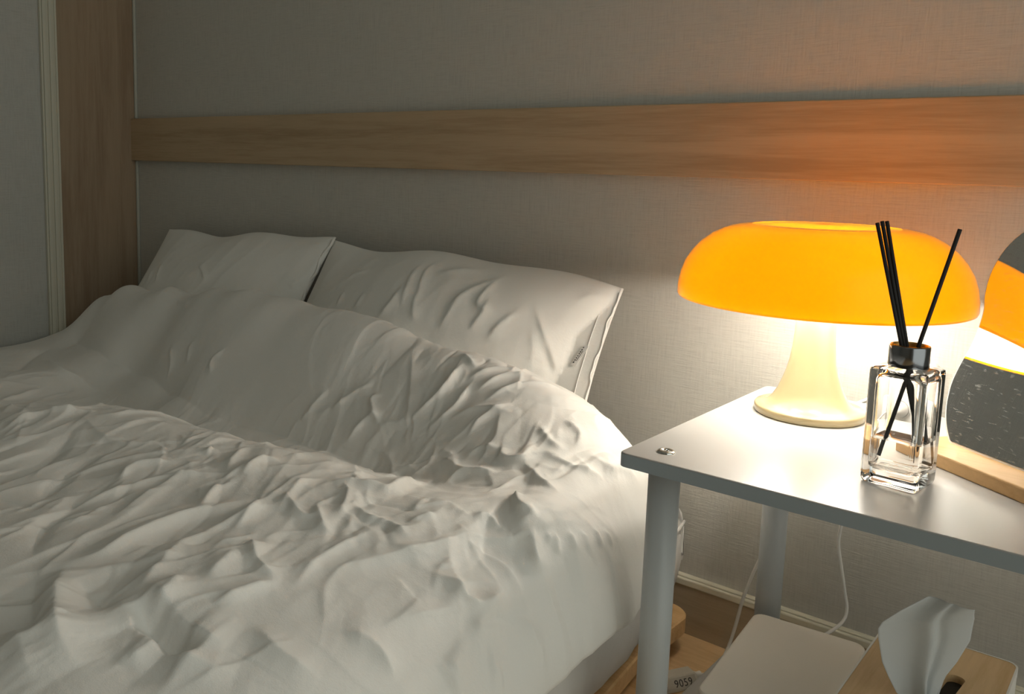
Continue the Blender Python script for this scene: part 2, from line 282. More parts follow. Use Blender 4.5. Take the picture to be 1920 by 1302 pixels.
FOLDS=[
(-9,10,10,[(-0.517,-0.714),(-0.492,-0.772),(-0.474,-0.804),(-0.448,-0.827),(-0.423,-0.843)]),
(-9,14,14,[(-0.673,-0.674),(-0.653,-0.708),(-0.633,-0.748),(-0.612,-0.787)]),
(-7,12,12,[(-0.597,-0.691),(-0.58,-0.726),(-0.535,-0.783)]),
(6,12,5,[(-0.485,-0.843),(-0.491,-0.79),(-0.492,-0.728),(-0.476,-0.674),(-0.422,-0.619)]),
(10,16,6,[(-0.385,-0.827),(-0.376,-0.803),(-0.382,-0.773),(-0.387,-0.72),(-0.379,-0.685),(-0.363,-0.646)]),
(6,8,3,[(-0.389,-0.692),(-0.41,-0.66),(-0.41,-0.641)]),
(6,14,5,[(-0.34,-0.758),(-0.342,-0.712),(-0.342,-0.675),(-0.338,-0.64)]),
(7,10,5,[(-0.244,-0.783),(-0.242,-0.753),(-0.239,-0.724)]),
(7,12,10,[(-0.299,-0.814),(-0.319,-0.78),(-0.344,-0.74)]),
(7,12,10,[(-0.267,-0.823),(-0.278,-0.798),(-0.29,-0.777)]),
(6,10,7,[(-0.273,-0.769),(-0.283,-0.743),(-0.292,-0.721)]),
(8,10,5,[(-0.303,-0.701),(-0.267,-0.722),(-0.239,-0.724)]),
(14,22,14,[(-0.302,-0.83),(-0.267,-0.838),(-0.241,-0.838),(-0.215,-0.831),(-0.194,-0.818),(-0.181,-0.809)]),
(-26,24,24,[(-0.287,-0.823),(-0.246,-0.827),(-0.213,-0.819)]),
(12,30,10,[(-0.302,-0.807),(-0.254,-0.81),(-0.223,-0.806),(-0.204,-0.8)]),
(24,26,26,[(-0.379,-0.836),(-0.335,-0.866),(-0.286,-0.887),(-0.256,-0.888)]),
(-16,26,26,[(-0.396,-0.851),(-0.35,-0.878),(-0.301,-0.897)]),
(-10,18,18,[(-0.354,-0.836),(-0.322,-0.839),(-0.296,-0.839)]),
(8,14,8,[(-0.24,-0.864),(-0.243,-0.827)]),
(7,14,14,[(-0.336,-0.901),(-0.296,-0.911),(-0.266,-0.918)]),
(9,12,6,[(-0.341,-0.583),(-0.33,-0.563),(-0.302,-0.545),(-0.29,-0.532),(-0.317,-0.47),(-0.319,-0.45)]),
(6,7,4,[(-0.328,-0.565),(-0.306,-0.579),(-0.277,-0.617)]),
(9,10,5,[(-0.296,-0.437),(-0.286,-0.415),(-0.246,-0.41)]),
(6,8,4,[(-0.229,-0.574),(-0.221,-0.546)]),
(6,8,4,[(-0.173,-0.504),(-0.19,-0.502),(-0.199,-0.517)]),
(9,10,4,[(-0.196,-0.449),(-0.172,-0.475),(-0.152,-0.478)]),
(8,10,4,[(-0.274,-0.361),(-0.258,-0.382),(-0.234,-0.379),(-0.24,-0.351)]),
(7,9,4,[(-0.233,-0.381),(-0.188,-0.407),(-0.169,-0.412)]),
(9,9,6,[(-0.15,-0.488),(-0.139,-0.498),(-0.129,-0.509)]),
(4,6,4,[(-0.14,-0.477),(-0.135,-0.477)]),
(4,6,4,[(-0.137,-0.466),(-0.127,-0.474)]),
(4,6,4,[(-0.134,-0.448),(-0.123,-0.453)]),
(4,6,4,[(-0.132,-0.427),(-0.12,-0.434)]),
(4,6,4,[(-0.131,-0.405),(-0.121,-0.409)]),
(4,6,4,[(-0.129,-0.383),(-0.119,-0.386)]),
(7,14,6,[(-0.23,-0.683),(-0.208,-0.628),(-0.19,-0.572),(-0.184,-0.536),(-0.15,-0.488),(-0.138,-0.422),(-0.135,-0.403)]),
(8,10,6,[(-0.17,-0.606),(-0.152,-0.599),(-0.142,-0.6),(-0.133,-0.587),(-0.134,-0.553)]),
(5,9,5,[(-0.153,-0.672),(-0.146,-0.641),(-0.133,-0.587)]),
(7,9,6,[(-0.137,-0.554),(-0.129,-0.584),(-0.123,-0.605),(-0.117,-0.582)]),
(8,11,7,[(-0.113,-0.545),(-0.103,-0.548),(-0.092,-0.539)]),
(7,10,10,[(-0.105,-0.611),(-0.096,-0.601)]),
(-14,28,28,[(-0.105,-0.507),(-0.096,-0.457)]),
(-8,10,10,[(-0.1,-0.398),(-0.102,-0.407)]),
(8,10,5,[(-0.434,-0.343),(-0.418,-0.323),(-0.408,-0.298),(-0.411,-0.268)]),
(6,8,4,[(-0.398,-0.351),(-0.376,-0.324),(-0.376,-0.292)]),
(5,10,5,[(-0.577,-0.344),(-0.555,-0.323),(-0.532,-0.308)]),
(5,4,3,[(-0.504,-0.319),(-0.517,-0.325),(-0.503,-0.336),(-0.48,-0.351)]),
(5,8,5,[(-0.479,-0.353),(-0.434,-0.343)]),
(5,6,4,[(-0.426,-0.249),(-0.388,-0.269)]),
(5,6,3,[(-0.385,-0.288),(-0.361,-0.261),(-0.322,-0.24)]),
(5,6,3,[(-0.36,-0.3),(-0.34,-0.268),(-0.305,-0.249)]),
(5,6,3,[(-0.338,-0.312),(-0.316,-0.283),(-0.271,-0.245)]),
(4,5,3,[(-1.039,-0.299),(-1.008,-0.319),(-1.002,-0.335)]),
(3,5,3,[(-0.982,-0.296),(-0.96,-0.318)]),
(4,6,3,[(-0.871,-0.306),(-0.886,-0.321),(-0.872,-0.335)]),
(4,8,5,[(-0.617,-0.351),(-0.604,-0.325)]),
(3,7,4,[(-0.622,-0.361),(-0.609,-0.345)]),
(4,8,8,[(-1.14,-0.22),(-1.069,-0.238)]),
(-13,20,9,[(-1.467,-0.256),(-1.349,-0.301),(-1.234,-0.32),(-1.16,-0.313),(-0.975,-0.354),(-0.826,-0.384)]),
(-9,18,10,[(-0.826,-0.384),(-0.673,-0.382),(-0.504,-0.397),(-0.38,-0.42),(-0.313,-0.445)]),
(9,12,8,[(-1.376,-0.375),(-1.261,-0.396),(-1.214,-0.383),(-1.154,-0.377)]),
(-7,10,10,[(-1.465,-0.309),(-1.408,-0.38),(-1.297,-0.467)]),
(6,9,5,[(-1.164,-0.548),(-1.205,-0.476),(-1.211,-0.456)]),
(6,9,5,[(-0.826,-0.693),(-1.14,-0.507),(-1.153,-0.462)]),
(9,12,7,[(-0.75,-0.726),(-0.759,-0.681),(-0.735,-0.647),(-0.713,-0.622)]),
(6,8,4,[(-0.512,-0.706),(-0.529,-0.681),(-0.504,-0.644)]),
(6,8,5,[(-0.437,-0.626),(-0.464,-0.592),(-0.477,-0.564)]),
(6,7,4,[(-0.492,-0.613),(-0.502,-0.598)]),
(7,9,5,[(-0.414,-0.624),(-0.427,-0.589),(-0.421,-0.572)]),
(5,7,4,[(-0.326,-0.651),(-0.355,-0.599),(-0.355,-0.57)]),
(6,7,4,[(-0.329,-0.698),(-0.344,-0.662),(-0.355,-0.645)]),
(6,7,4,[(-0.309,-0.615),(-0.278,-0.638),(-0.264,-0.637)]),
(6,7,4,[(-0.347,-0.623),(-0.309,-0.639),(-0.289,-0.63)]),
(5,6,4,[(-0.26,-0.595),(-0.239,-0.588),(-0.213,-0.595)]),
(5,6,4,[(-0.291,-0.586),(-0.26,-0.595),(-0.251,-0.583)]),
(6,8,4,[(-0.227,-0.714),(-0.241,-0.674),(-0.242,-0.613)]),
(5,7,4,[(-0.375,-0.339),(-0.339,-0.323),(-0.292,-0.321)]),
(5,6,4,[(-0.328,-0.356),(-0.324,-0.336),(-0.302,-0.308)]),
(5,6,4,[(-0.252,-0.325),(-0.227,-0.34),(-0.204,-0.343)]),
(5,6,4,[(-0.232,-0.301),(-0.208,-0.309),(-0.199,-0.329)]),
(5,6,4,[(-0.307,-0.392),(-0.3,-0.371),(-0.269,-0.372)]),
(5,7,4,[(-0.186,-0.327),(-0.164,-0.318),(-0.162,-0.246)]),
(5,7,4,[(-0.221,-0.36),(-0.182,-0.356),(-0.16,-0.336)]),
(5,7,4,[(-0.464,-0.379),(-0.426,-0.39),(-0.389,-0.424)]),
(5,7,4,[(-0.515,-0.376),(-0.504,-0.348),(-0.483,-0.34)]),
(5,7,4,[(-0.344,-0.386),(-0.292,-0.41),(-0.277,-0.419)]),
(6,10,8,[(-0.167,-0.718),(-0.146,-0.704),(-0.123,-0.704)]),
(7,14,12,[(-0.121,-0.649),(-0.11,-0.648),(-0.106,-0.66)]),
(6,12,10,[(-0.209,-0.769),(-0.178,-0.773),(-0.146,-0.76)]),
]
PF_R=[(4.2,9.8,4.2,[(0.482,0.339),(0.455,0.18),(0.454,0.115)]),(4.2,7.0,3.0,[(0.511,0.269),(0.486,0.147),(0.489,0.094)]),(4.9,9.8,3.6,[(0.517,0.152),(0.578,0.1),(0.649,0.072)]),(4.2,8.4,3.6,[(0.609,0.305),(0.639,0.199),(0.705,0.097)]),(4.9,8.4,3.6,[(0.724,0.273),(0.682,0.237),(0.7,0.11)]),(4.9,9.8,4.8,[(0.43,0.417),(0.446,0.323),(0.449,0.246)]),(3.5,7.0,3.6,[(0.541,0.397),(0.513,0.306),(0.509,0.231)]),(4.2,9.8,4.8,[(0.618,0.399),(0.626,0.276),(0.639,0.199)]),(4.2,8.4,4.8,[(0.694,0.377),(0.709,0.278),(0.707,0.206)]),(4.2,8.4,4.8,[(0.745,0.396),(0.763,0.309),(0.792,0.231)]),(4.9,8.4,6.0,[(0.935,0.499),(0.892,0.362),(0.823,0.199)]),(-3.5,7.0,6.0,[(0.901,0.447),(0.868,0.347)]),(3.5,5.6,3.0,[(0.199,0.224),(0.221,0.187),(0.27,0.16)]),(2.8,5.6,3.0,[(0.239,0.377),(0.229,0.299)]),(2.8,5.6,3.0,[(0.322,0.382),(0.323,0.303)]),(3.5,9.8,6.0,[(0.906,0.131),(0.953,0.073),(1.006,0.06)]),(2.8,8.4,6.0,[(0.952,0.429),(0.943,0.302),(0.928,0.217)]),(2.8,8.4,6.0,[(0.855,0.462),(0.852,0.374),(0.834,0.289)])]
PF_L=[(3.5,5.6,3.0,[(0.252,0.398),(0.213,0.316),(0.197,0.282)]),(2.8,5.6,3.0,[(0.178,0.41),(0.134,0.327)]),(3.5,4.9,2.4,[(0.57,0.364),(0.521,0.306),(0.473,0.263)]),(5.6,11.2,6.0,[(0.972,0.242),(0.993,0.151),(1.042,0.086)]),(5.6,9.8,6.0,[(1.062,0.258),(1.058,0.172),(1.085,0.068)]),(4.2,9.8,6.0,[(0.936,0.306),(0.985,0.24)]),(4.2,7.0,3.6,[(0.914,0.053),(1.001,0.061),(1.067,0.084)])]
# ------------------------------------------------------------------ room shell
XL=-1.633; XR=.95
struct('wall_back',box(XL-.1,XR+.1,0,.1,-.05,2.35),M_wall)
wl=struct('wall_left',box(XL-.1,XL,-2.8,0,-.05,2.35),M_wall2)
struct('wall_front',box(XL-.1,XR+.1,-2.8,-2.7,-.05,2.35),M_wall2)  # unseen wall, added to keep ambient light off the left side
struct('ceiling',box(XL-.1,XR+.1,-2.8,.1,2.35,2.43),M_ceil)
wr=box(XR,XR+.1,-.08,.1,-.05,2.35); box(XR,XR+.1,-2.8,-1.7,-.05,2.35,0,2,wr); box(XR,XR+.1,-1.7,-.08,2.05,2.35,0,2,wr)
struct('wall_right',wr,M_wall)  # unseen wall; its opening is added and sized to steer the fill
dr=bmesh.new(); box(XR-.01,XR+.11,-.08,-.045,0,2.085,.002,1,dr); box(XR-.01,XR+.11,-1.735,-1.70,0,2.085,.002,1,dr); box(XR-.01,XR+.11,-1.70,-.08,2.05,2.085,.002,1,dr)
struct('trim_5',dr,M_trim)  # frame around the added opening, out of view
fl=struct('floor',box(XL,XR,-2.7,0,-.05,-.006),M_floor)
pm=box(0,1.197,0,.187,-.0055,0,.0006,1); pme=None
for i in range(12):
    for j in range(3):
        x0=XL-.45*(i%3)+j*1.2; 
        if x0<XL-.01: x0=x0+1.2 if False else x0
        if pme is None:
            o=obj('plank',pm,M_floor,fl); pme=o.data
        else:
            o=bpy.data.objects.new('plank',pme); C.objects.link(o); o.parent=fl
        o.location=(max(x0,XL+.001),-.19*(i+1)+.001,0)
        if x0<XL: o.scale.x=max(.05,(x0+1.197-XL-.001)/1.197)
        if o.location.x+1.197*o.scale.x>XR: o.scale.x=max(.05,(XR-.001-o.location.x)/1.197)
# skirting: brown body under a cream cap
bs=struct('baseboard_back',box(XL,XR,-.010,0,0,.071),M_base)
cp=bmesh.new(); box(XL,XR,-.013,0,.071,.0815,.002,2,cp); box(XL,XR,-.009,0,.0815,.0845,.001,1,cp); obj('cap_moulding',cp,M_basecap,bs)
# oak rail across the back wall
struct('trim_1',box(XL,XR,-.016,0,.6442,.7417,.0012,1),M_board)
# left wall: oak panel in the corner, then a stepped cream moulding
struct('trim_2',box(XL,XL+.004,-.198,-.001,0,2.35),M_panel)
t3=bmesh.new(); box(XL,XL+.010,-.232,-.197,0,2.35,.0015,2,t3); box(XL,XL+.016,-.229,-.221,0,2.35,.0015,2,t3); box(XL,XL+.014,-.214,-.206,0,2.35,.0015,2,t3); box(XL,XL+.013,-.201,-.196,0,2.35,.001,1,t3)
struct('trim_3',t3,M_trim)
t4=bmesh.new(); box(XL+.004,XL+.011,-.007,0,.0845,.644,.002,2,t4); box(XL+.004,XL+.011,-.007,0,.742,2.35,.002,2,t4)
struct('trim_4',t4,M_caulk)

# ------------------------------------------------------------------ bed: frame, mattress
def bed_x(y): return np.interp(-y,[0,.03,.2,.35,.6,1.2,2.0],[-.208,-.205,-.168,-.150,-.138,-.13,-.125])
bf=thing('bed_frame','low pine slatted bed frame under the white mattress','bed frame',(-.9,-1.0,0))
def slat(y0,y1,x1,z0=.026,z1=.052):
    n=8; r=min(.03,(y1-y0)*.48); pts=[(-1.56,y0),(x1-r,y0)]+[(x1-r+r*math.sin(math.radians(90*k/n)),y0+r-r*math.cos(math.radians(90*k/n))) for k in range(1,n+1)]+[(x1-r+r*math.cos(math.radians(90*k/n)),y1-r+r*math.sin(math.radians(90*k/n))) for k in range(0,n+1)]+[(-1.56,y1)]
    return prism(pts,z0,z1,.002,1)
obj('slat',slat(-.125,-.035,-.178),M_pine,bf)
for i in range(1,9): obj('slat',slat(-.125-.21*i,-.035-.21*i,bed_x(-.12-.21*i)-.05),M_pine,bf)
# side rail along the right edge, two stacked boards with a gap
def railpoly(off,wd):
    ys=[-.135,-.2,-.3,-.5,-.9,-1.5,-1.95]; xs=[float(np.interp(-y,[.13,.2,.3,.5,1.95],[-.186,-.172,-.160,-.148,-.138])) for y in ys]
    return [(x+off,y) for x,y in zip(xs,ys)]+[(x+off-wd,y) for x,y in zip(xs[::-1],ys[::-1])]
obj('side_rail',prism(railpoly(0,.05),.034,.058,.002,1),M_pine,bf)
obj('lower_rail',prism(railpoly(.012,.05),.008,.026,.002,1),M_pine,bf)
obj('left_rail',box(-1.60,-1.55,-1.95,-.04,.008,.058,.003,1),M_pine,bf)
for x,y in ((-.215,-.25),(-.19,-1.8),(-1.575,-.2),(-1.575,-1.8)): obj('foot',box(x-.02,x+.02,y-.02,y+.02,0,.03,.002,1),M_pine,bf)
# mattress with a fitted sheet: rounded sides
ys=np.linspace(-.03,-1.95,80); rows=[]
for y in ys:
    xr=float(bed_x(y)); pr_=[]
    wr=.004*math.sin(y*41)+.003*math.sin(y*97+1)
    for (dx,z) in ((-.03,.060),(-.012,.064),(-.003,.076),(.004,.10),(.008,.125),(.006,.15),(.0,.172),(-.010,.186),(-.03,.193)): pr_.append((xr+dx+wr*(1 if .08<z<.17 else .4),y,z))
    pr_+= [(xr-.2,y,.194),(-.9,y,.195),(-1.45,y,.194),(-1.58,y,.19),(-1.60,y,.17),(-1.60,y,.08),(-1.58,y,.06)]
    rows.append(pr_)
me=grid_mesh(np.array(rows),True); bm=bmesh.new(); bm.from_mesh(me); bm.verts.ensure_lookup_table(); n=16
bm.faces.new([bm.verts[k] for k in range(n)]); bm.faces.new([bm.verts[len(bm.verts)-1-k] for k in range(n)]); bmesh.ops.recalc_face_normals(bm,faces=bm.faces[:])
mt=thing('mattress','white mattress in a fitted sheet, showing below the duvet hem','mattress',(-.9,-1.0,.06))
obj('fitted_sheet',bm,M_sheet,mt,True)
obj('seam_piping',tube([(float(bed_x(y))+.004,y,.176+.003*math.sin(y*23)) for y in np.linspace(-.034,-1.9,30)],.0022,6,3),M_sheet,mt,True)

# ------------------------------------------------------------------ pillows
def pillow(name,TL,TR,BL,BR,T,F,seed,flange):
    TL,TR,BL,BR=[np.array(q,float) for q in (TL,TR,BL,BR)]; nu,nv=200,130
    u,v=np.meshgrid(np.linspace(0,1,nu),np.linspace(0,1,nv)); sides=[]
    W=np.linalg.norm(TR-TL); Hh=np.linalg.norm(BL-TL)
    # sagging outline between the corners
    sag=(.006*np.sin(2*np.pi*u*1.0+seed)+.004*np.sin(2*np.pi*u*2.3+seed*2))*(1-v)**3
    inn=.014*np.sin(np.pi*v)*(2*u-1)**3
    P=((1-v)*(1-u))[...,None]*TL+((1-v)*u)[...,None]*TR+(v*(1-u))[...,None]*BL+(v*u)[...,None]*BR
    P[...,2]+=sag; P[...,0]-=inn
    n=np.cross(BL-TL,TR-TL); n=n/np.linalg.norm(n); n=n if n[1]<0 else -n
    ue=1.0 if not flange else .985-.085*np.clip(v/.42,0,1)**1.1+.01*np.sin(v*19)
    uu=np.clip(u/ue,0,1)
    t=(np.clip(np.sin(np.pi*uu),0,1)**.62)*(np.clip(np.sin(np.pi*np.clip(v*.98+.0,0,1)),0,1)**.55)
    X=u*W; Y=v*Hh
    det=.0012*ridge(X*9+1.5*perlin(X*6,Y*6,3),Y*5,seed,2)+.0006*ridge(X*22,Y*12,seed+1,2)+.003*perlin(X*7,Y*7,seed+2)
    wr=(u>ue)*1.0
    F2=[(a,w1,w2,[(p*W,q*Hh) for p,q in PP]) for a,w1,w2,PP in F]
    front=folds_eval(F2,X,Y)
    edge=np.clip(np.minimum(np.minimum(u,1-u)*10,np.minimum(v,1-v)*10),0,1)
    f=P+n*((t*T*.62+(front+det)*(.25+.75*edge)*np.where(u>ue,.25,1)+np.where(u>ue,.0015*np.sin(Y*90)*(1-u)/.1,0))[...,None]+.0012)
    b=P-n*((t*T*.38)[...,None]+.0012)
    b[...,1]=np.minimum(b[...,1],-.004)
    P2=np.concatenate([f,b[:,::-1]],1)
    me=grid_mesh(P2,True); bm=bmesh.new(); bm.from_mesh(me); bpy.data.meshes.remove(me)
    bm.verts.ensure_lookup_table(); 
    for row in (0,nv-1):
        o=row*2*nu
        for i in range(nu-1): bm.faces.new([bm.verts[o+i],bm.verts[o+i+1],bm.verts[o+2*nu-2-i],bm.verts[o+2*nu-1-i]])
    bmesh.ops.recalc_face_normals(bm,faces=bm.faces[:]); return bm,f
PTL,PTR,PBL,PBR=(-.894,-.045,.511),(-.303,-.05,.494),(-.925,-.225,.20),(-.265,-.235,.20)
pr_=thing('pillow','white pillow on the right with a hemmed open end and small sewn tag','pillow',(-.6,-.2,.2),'two white pillows against the wall')
bm,f=pillow('p',PTL,PTR,PBL,PBR,.125,PF_R,4,True); obj('pillowcase',bm,M_pillow,pr_,True)
uidx=lambda u,v: f[int(v*129),int(u*199)]
pts=[uidx(.999,v)+np.array([.0008,-.0008,0]) for v in np.linspace(.03,.8,24)]
pts=[q+np.array([.0016*math.sin(k*1.1)+.001*math.sin(k*2.7),0,0]) for k,q in enumerate(pts)]
obj('hem_edge',tube(pts,.0010,6,3),M_pillow,pr_,True)
pts=[uidx(.966,v)+np.array([0,-.0014,0]) for v in np.linspace(.14,.8,22)]
obj('hem_stitching',tube(pts,.0006,6,3),M_pillow,pr_,True)
# sewn tag with a line of tiny print
a=uidx(.955,.29); b=uidx(.938,.385); dz=Vector(b-a); across=Vector(uidx(.955,.3)-uidx(.930,.3)).normalized(); nn=across.cross(dz.normalized()); nn=nn if nn.y<0 else -nn
def tagquad(s0,s1,t0,t1,h):
    o=Vector(a)+nn*h; q=[o+dz*s0+across*t0,o+dz*s1+across*t0,o+dz*s1+across*t1,o+dz*s0+across*t1]; return q
def slab(qs,th):
    bm=bmesh.new()
    for q in qs:
        vs=[bm.verts.new(p) for p in q]+[bm.verts.new(p+nn*th) for p in q]
        bm.faces.new(vs[:4]); bm.faces.new(vs[4:])
        for i in range(4): bm.faces.new([vs[i],vs[(i+1)%4],vs[4+(i+1)%4],vs[4+i]])
    bmesh.ops.recalc_face_normals(bm,faces=bm.faces[:]); return bm
tg=obj('sewn_tag',slab([tagquad(0,1,0,.008,.0022)],.0006),M_white,pr_)
obj('print',slab([tagquad(.08+.105*i,.08+.105*i+(.07 if i in (1,2,7) else .05),.0010,.0028,.0029) for i in range(8)]+[tagquad(.26,.40,.0040,.0047,.0029),tagquad(.42,.76,.0040,.0047,.0029)],.0002),M_ink,tg)
pl_=thing('pillow','plain white pillow on the left, in the dim corner','pillow',(-1.2,-.2,.2),'two white pillows against the wall')
bm,f=pillow('p',(-1.42,-.05,.496),(-.886,-.05,.511),(-1.49,-.20,.20),(-.925,-.205,.20),.10,PF_L,9,False); obj('pillowcase',bm,M_pillow,pl_,True)
pts=[f[int(v*129),199]+np.array([-.002+.004*math.sin(v*40),-.002,0]) for v in np.linspace(.02,.55,22)]
obj('hem_edge',tube(pts,.003,6,3),M_pillow,pl_,True)

# ------------------------------------------------------------------ duvet
def duvet():
    nu,nv=860,800
    s=np.linspace(0,1,nu); s=s+.0*s
    tv=np.linspace(0,1,nv); tv=np.where(tv<.86,tv/.86*.60,.60+(tv-.86)/.14*.40)      # denser near the pillows
    U,V=np.meshgrid(s,tv)
    yf=-1.93; X=XL+.012+U*(1.45); 
    for _ in range(4):
        yb=back_y(X); Y=yb+(yf-yb)*V; xh=hem_x(Y); X=XL+.012+U*(xh-.0005-XL-.012)
    Z=duvet_z(X,Y)
    def normals(P):
        a=np.gradient(P,axis=1); b=np.gradient(P,axis=0); n=np.cross(b,a); n/=np.linalg.norm(n,axis=2)[...,None]; return n
    P=np.stack([X,Y,Z],-1)
    # big soft lumps
    lump=.008*perlin(X*6,Y*3.5,1)+.004*perlin(X*12,Y*7,2)
    fold=folds_eval(FOLDS,X,Y)
    wx=X+.03*perlin(X*8,Y*8,5); wy=Y+.03*perlin(X*8,Y*8,6)
    c,s_=math.cos(.35),math.sin(.35); A=wx*c+wy*s_; B=-wx*s_+wy*c
    r1=ridge(A*11,B*5,7); r2=ridge(A*24+.3*perlin(B*20,A*20,3),B*12,8); r3=ridge(A*46,B*30,9,1.8)
    # fan of creases off the rolled-back edge on the right
    fore2=np.clip((-.74-Y)/.1,0,1)
    hill=np.exp(-((Y+.29)/.14)**2)*np.clip((-.45-X)/.25,0,1)          # smooth face of the fold on the left
    left=np.clip((-.55-X)/.3,0,1)
    rightm=np.exp(-(((X+.3)/.26)**2+((Y+.5)/.2)**2))
    M=np.clip(.55+.75*rightm-.25*left,0,1.3)*(1-.85*hill)*(1-.6*fore2)
    det=(.0020*r1+.0013*r2+.0006*r3)*M*(.4+.9*np.clip(perlin(X*4,Y*4,12)+.4,0,1))
    facet=rightm*(.0022*ridge(A*14+3,B*14,21,1.3)+.0012*ridge(A*27,B*25,22,1.3))
    # scattered creases: long ones along the bed, short random ones where the cloth is gathered
    R=np.random.default_rng(31); ST=[]
    for i in range(1500):
        big=i<170
        x=R.uniform(-1.55,-.13); y=R.uniform(-1.15,-.17); h=float(np.exp(-((y+.29)/.13)**2)*np.clip((-.45-x)/.25,0,1)); g=float(np.exp(-(((x+.3)/.26)**2+((y+.47)/.22)**2)))
        if R.random()<(.96 if big else .85)*h or R.random()<.35*np.clip((-.8-x)/.4,0,1): continue
        fore=np.clip((-.62-y)/.15,0,1)*np.clip((x+.36)/.12,0,1)          # calm area near the hem
        if R.random()<.6*fore or R.random()<.68*np.clip((-.74-y)/.1,0,1): continue
        ang=math.radians(97+R.normal(0,20)) if R.random()>g*.75 else R.uniform(0,math.pi)
        d=np.array([math.cos(ang),math.sin(ang)]); nn_=np.array([-d[1],d[0]]); p=np.array([x,y])
        if big: ln=R.uniform(.10,.24)*(1-.5*g); am=R.uniform(1.8,4.2); w_=R.uniform(10,22); ws=R.uniform(3,5)
        else: ln=R.uniform(.025,.11)*(1-.35*g); am=R.uniform(.5,2.2)*(1+.35*g); w_=R.uniform(4,10); ws=R.uniform(1.7,3.0)
        am*=(1-.5*h)*(-.8 if R.random()<.3 else 1); bend=R.normal(0,.11)*ln
        if R.random()<.5: w_,ws=ws,w_
        ST.append((am,w_,ws,[tuple(p-d*ln/2),tuple(p+nn_*bend),tuple(p+d*ln/2)]))
    facet=facet+folds_eval(ST,X,Y)*(1-.75*hill)
    edge=np.clip((hem_x(Y)-X)/.03,0,1)
    H=(lump+det+facet+fold)*(.25+.75*edge)
    H+=(1-edge)*.003*perlin(X*20,Y*22,30)
    wallf=np.clip((X-XL-.012)/.05,0,1); H*=wallf
    P=P+normals(P)*H[...,None]
    # turn the hem under so the edge has thickness
    rows=[P]
    h=P[:,-1:]; k=[(-.001,-.006),(-.006,-.011),(-.016,-.012),(-.03,-.008)]
    ext=np.concatenate([h+np.array([dx,0,dz]) for dx,dz in k],1)
    P=np.concatenate([P,ext],1)
    top=P[:1]; P=np.concatenate([top+np.array([0,.022,-.075]),top+np.array([0,.018,-.03]),top+np.array([0,.010,-.010]),P],0)
    P[:3,:,1]=np.minimum(P[:3,:,1],-.012)
    return grid_mesh(P[:,::-1])
dv=thing('duvet','rumpled white duvet thrown across the bed, its edge folded back','duvet',(-.9,-.9,.2))
o=obj('duvet_cover',duvet(),M_duvet,dv,True)

# ------------------------------------------------------------------ side table
TZ=.394
tb=thing('side_table','white side table with round grey-white legs, beside the bed','table',(.2,-.255,0))
X1=.335
tt=prism(rrect(-.0885,X1,-.4375,-.074,.008),TZ-.0135,TZ,.0012,2); top=obj('tabletop',tt,M_lam,tb)
e=[]
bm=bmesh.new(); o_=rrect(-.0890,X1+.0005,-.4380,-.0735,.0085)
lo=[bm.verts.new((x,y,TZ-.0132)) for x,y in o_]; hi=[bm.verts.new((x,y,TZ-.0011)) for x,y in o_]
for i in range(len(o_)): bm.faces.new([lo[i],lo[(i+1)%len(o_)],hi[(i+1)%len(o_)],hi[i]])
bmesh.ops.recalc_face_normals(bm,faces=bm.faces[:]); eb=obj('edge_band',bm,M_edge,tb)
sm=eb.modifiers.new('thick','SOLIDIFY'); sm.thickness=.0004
obj('lower_shelf',prism(rrect(-.083,X1-.005,-.4375,-.074,.008),.067,.08,.0012,2),M_lam,tb)
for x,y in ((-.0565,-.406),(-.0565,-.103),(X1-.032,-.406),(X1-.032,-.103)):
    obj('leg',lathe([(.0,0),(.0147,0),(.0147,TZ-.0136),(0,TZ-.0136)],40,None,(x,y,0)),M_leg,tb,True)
for x,y in ((-.0565,-.406),(-.0565,-.103),(X1-.032,-.406),(X1-.032,-.103)):
    sc=obj('screw_cap',lathe([(.0085,0),(.0082,.0012),(.0070,.0019),(.0035,.0022),(.0032,.0012),(0,.0010)],28,None,(x,y,TZ)),M_chrome,tb,True)
    dm=bmesh.new()
    for k in range(3): lathe([(.0011,0),(.001,.0009),(0,.0011)],10,dm,(x+.0018*math.cos(k*2.09),y+.0018*math.sin(k*2.09),TZ+.0010))
    obj('pin',dm,M_chrome,sc,True)

# ------------------------------------------------------------------ lamp
LX,LY=-.007,-.169
lp=thing('table_lamp','glowing orange mushroom lamp with a cream flared stem','lamp',(LX,LY,TZ))
pr=[(0,0),(.0570,0),(.0585,.0015),(.0588,.0075),(.0575,.0092),(.050,.0100),(.0450,.0125),(.0400,.0180),(.0350,.0265),(.0312,.0365),(.0275,.0475),(.0248,.059),(.0228,.073),(.0215,.090),(.0208,.11),(.0208,.150),(.019,.156),(0,.156)]
obj('stem',lathe([(a*.955,b) for a,b in pr],72,None,(LX,LY,TZ)),M_cream,lp,True)
SX=LX+.001; SZ=TZ-.0022
out=[(.1600,.1270),(.1612,.1300),(.1607,.1400),(.1582,.1530),(.1535,.1650),(.1460,.1765),(.1366,.1865),(.1240,.1955),(.1120,.2012),(.1030,.2042),(.0930,.2062),(.0820,.2072),(.0800,.2074),(.0780,.2068),(.060,.2082),(.030,.2092),(0.0,.2095)]
lip=[(.1570,.1292),(.1575,.1272),(.1588,.1264)]
SY=LY; out=[(a*.906,b) for a,b in out]; lip=[(a*.906,b) for a,b in lip]
sh=obj('lamp_shade',lathe(lip+out[:-4],96,None,(SX,SY,SZ)),M_shade,lp,True)
obj('shade_crown',lathe(out[-5:],96,None,(SX,SY,SZ)),M_crown,lp,True)
hb=bmesh.new(); lathe([(.0,.150),(.030,.150),(.033,.154),(.033,.160),(.028,.164),(.012,.166),(.010,.200),(0,.200)],40,hb,(LX,LY,TZ))
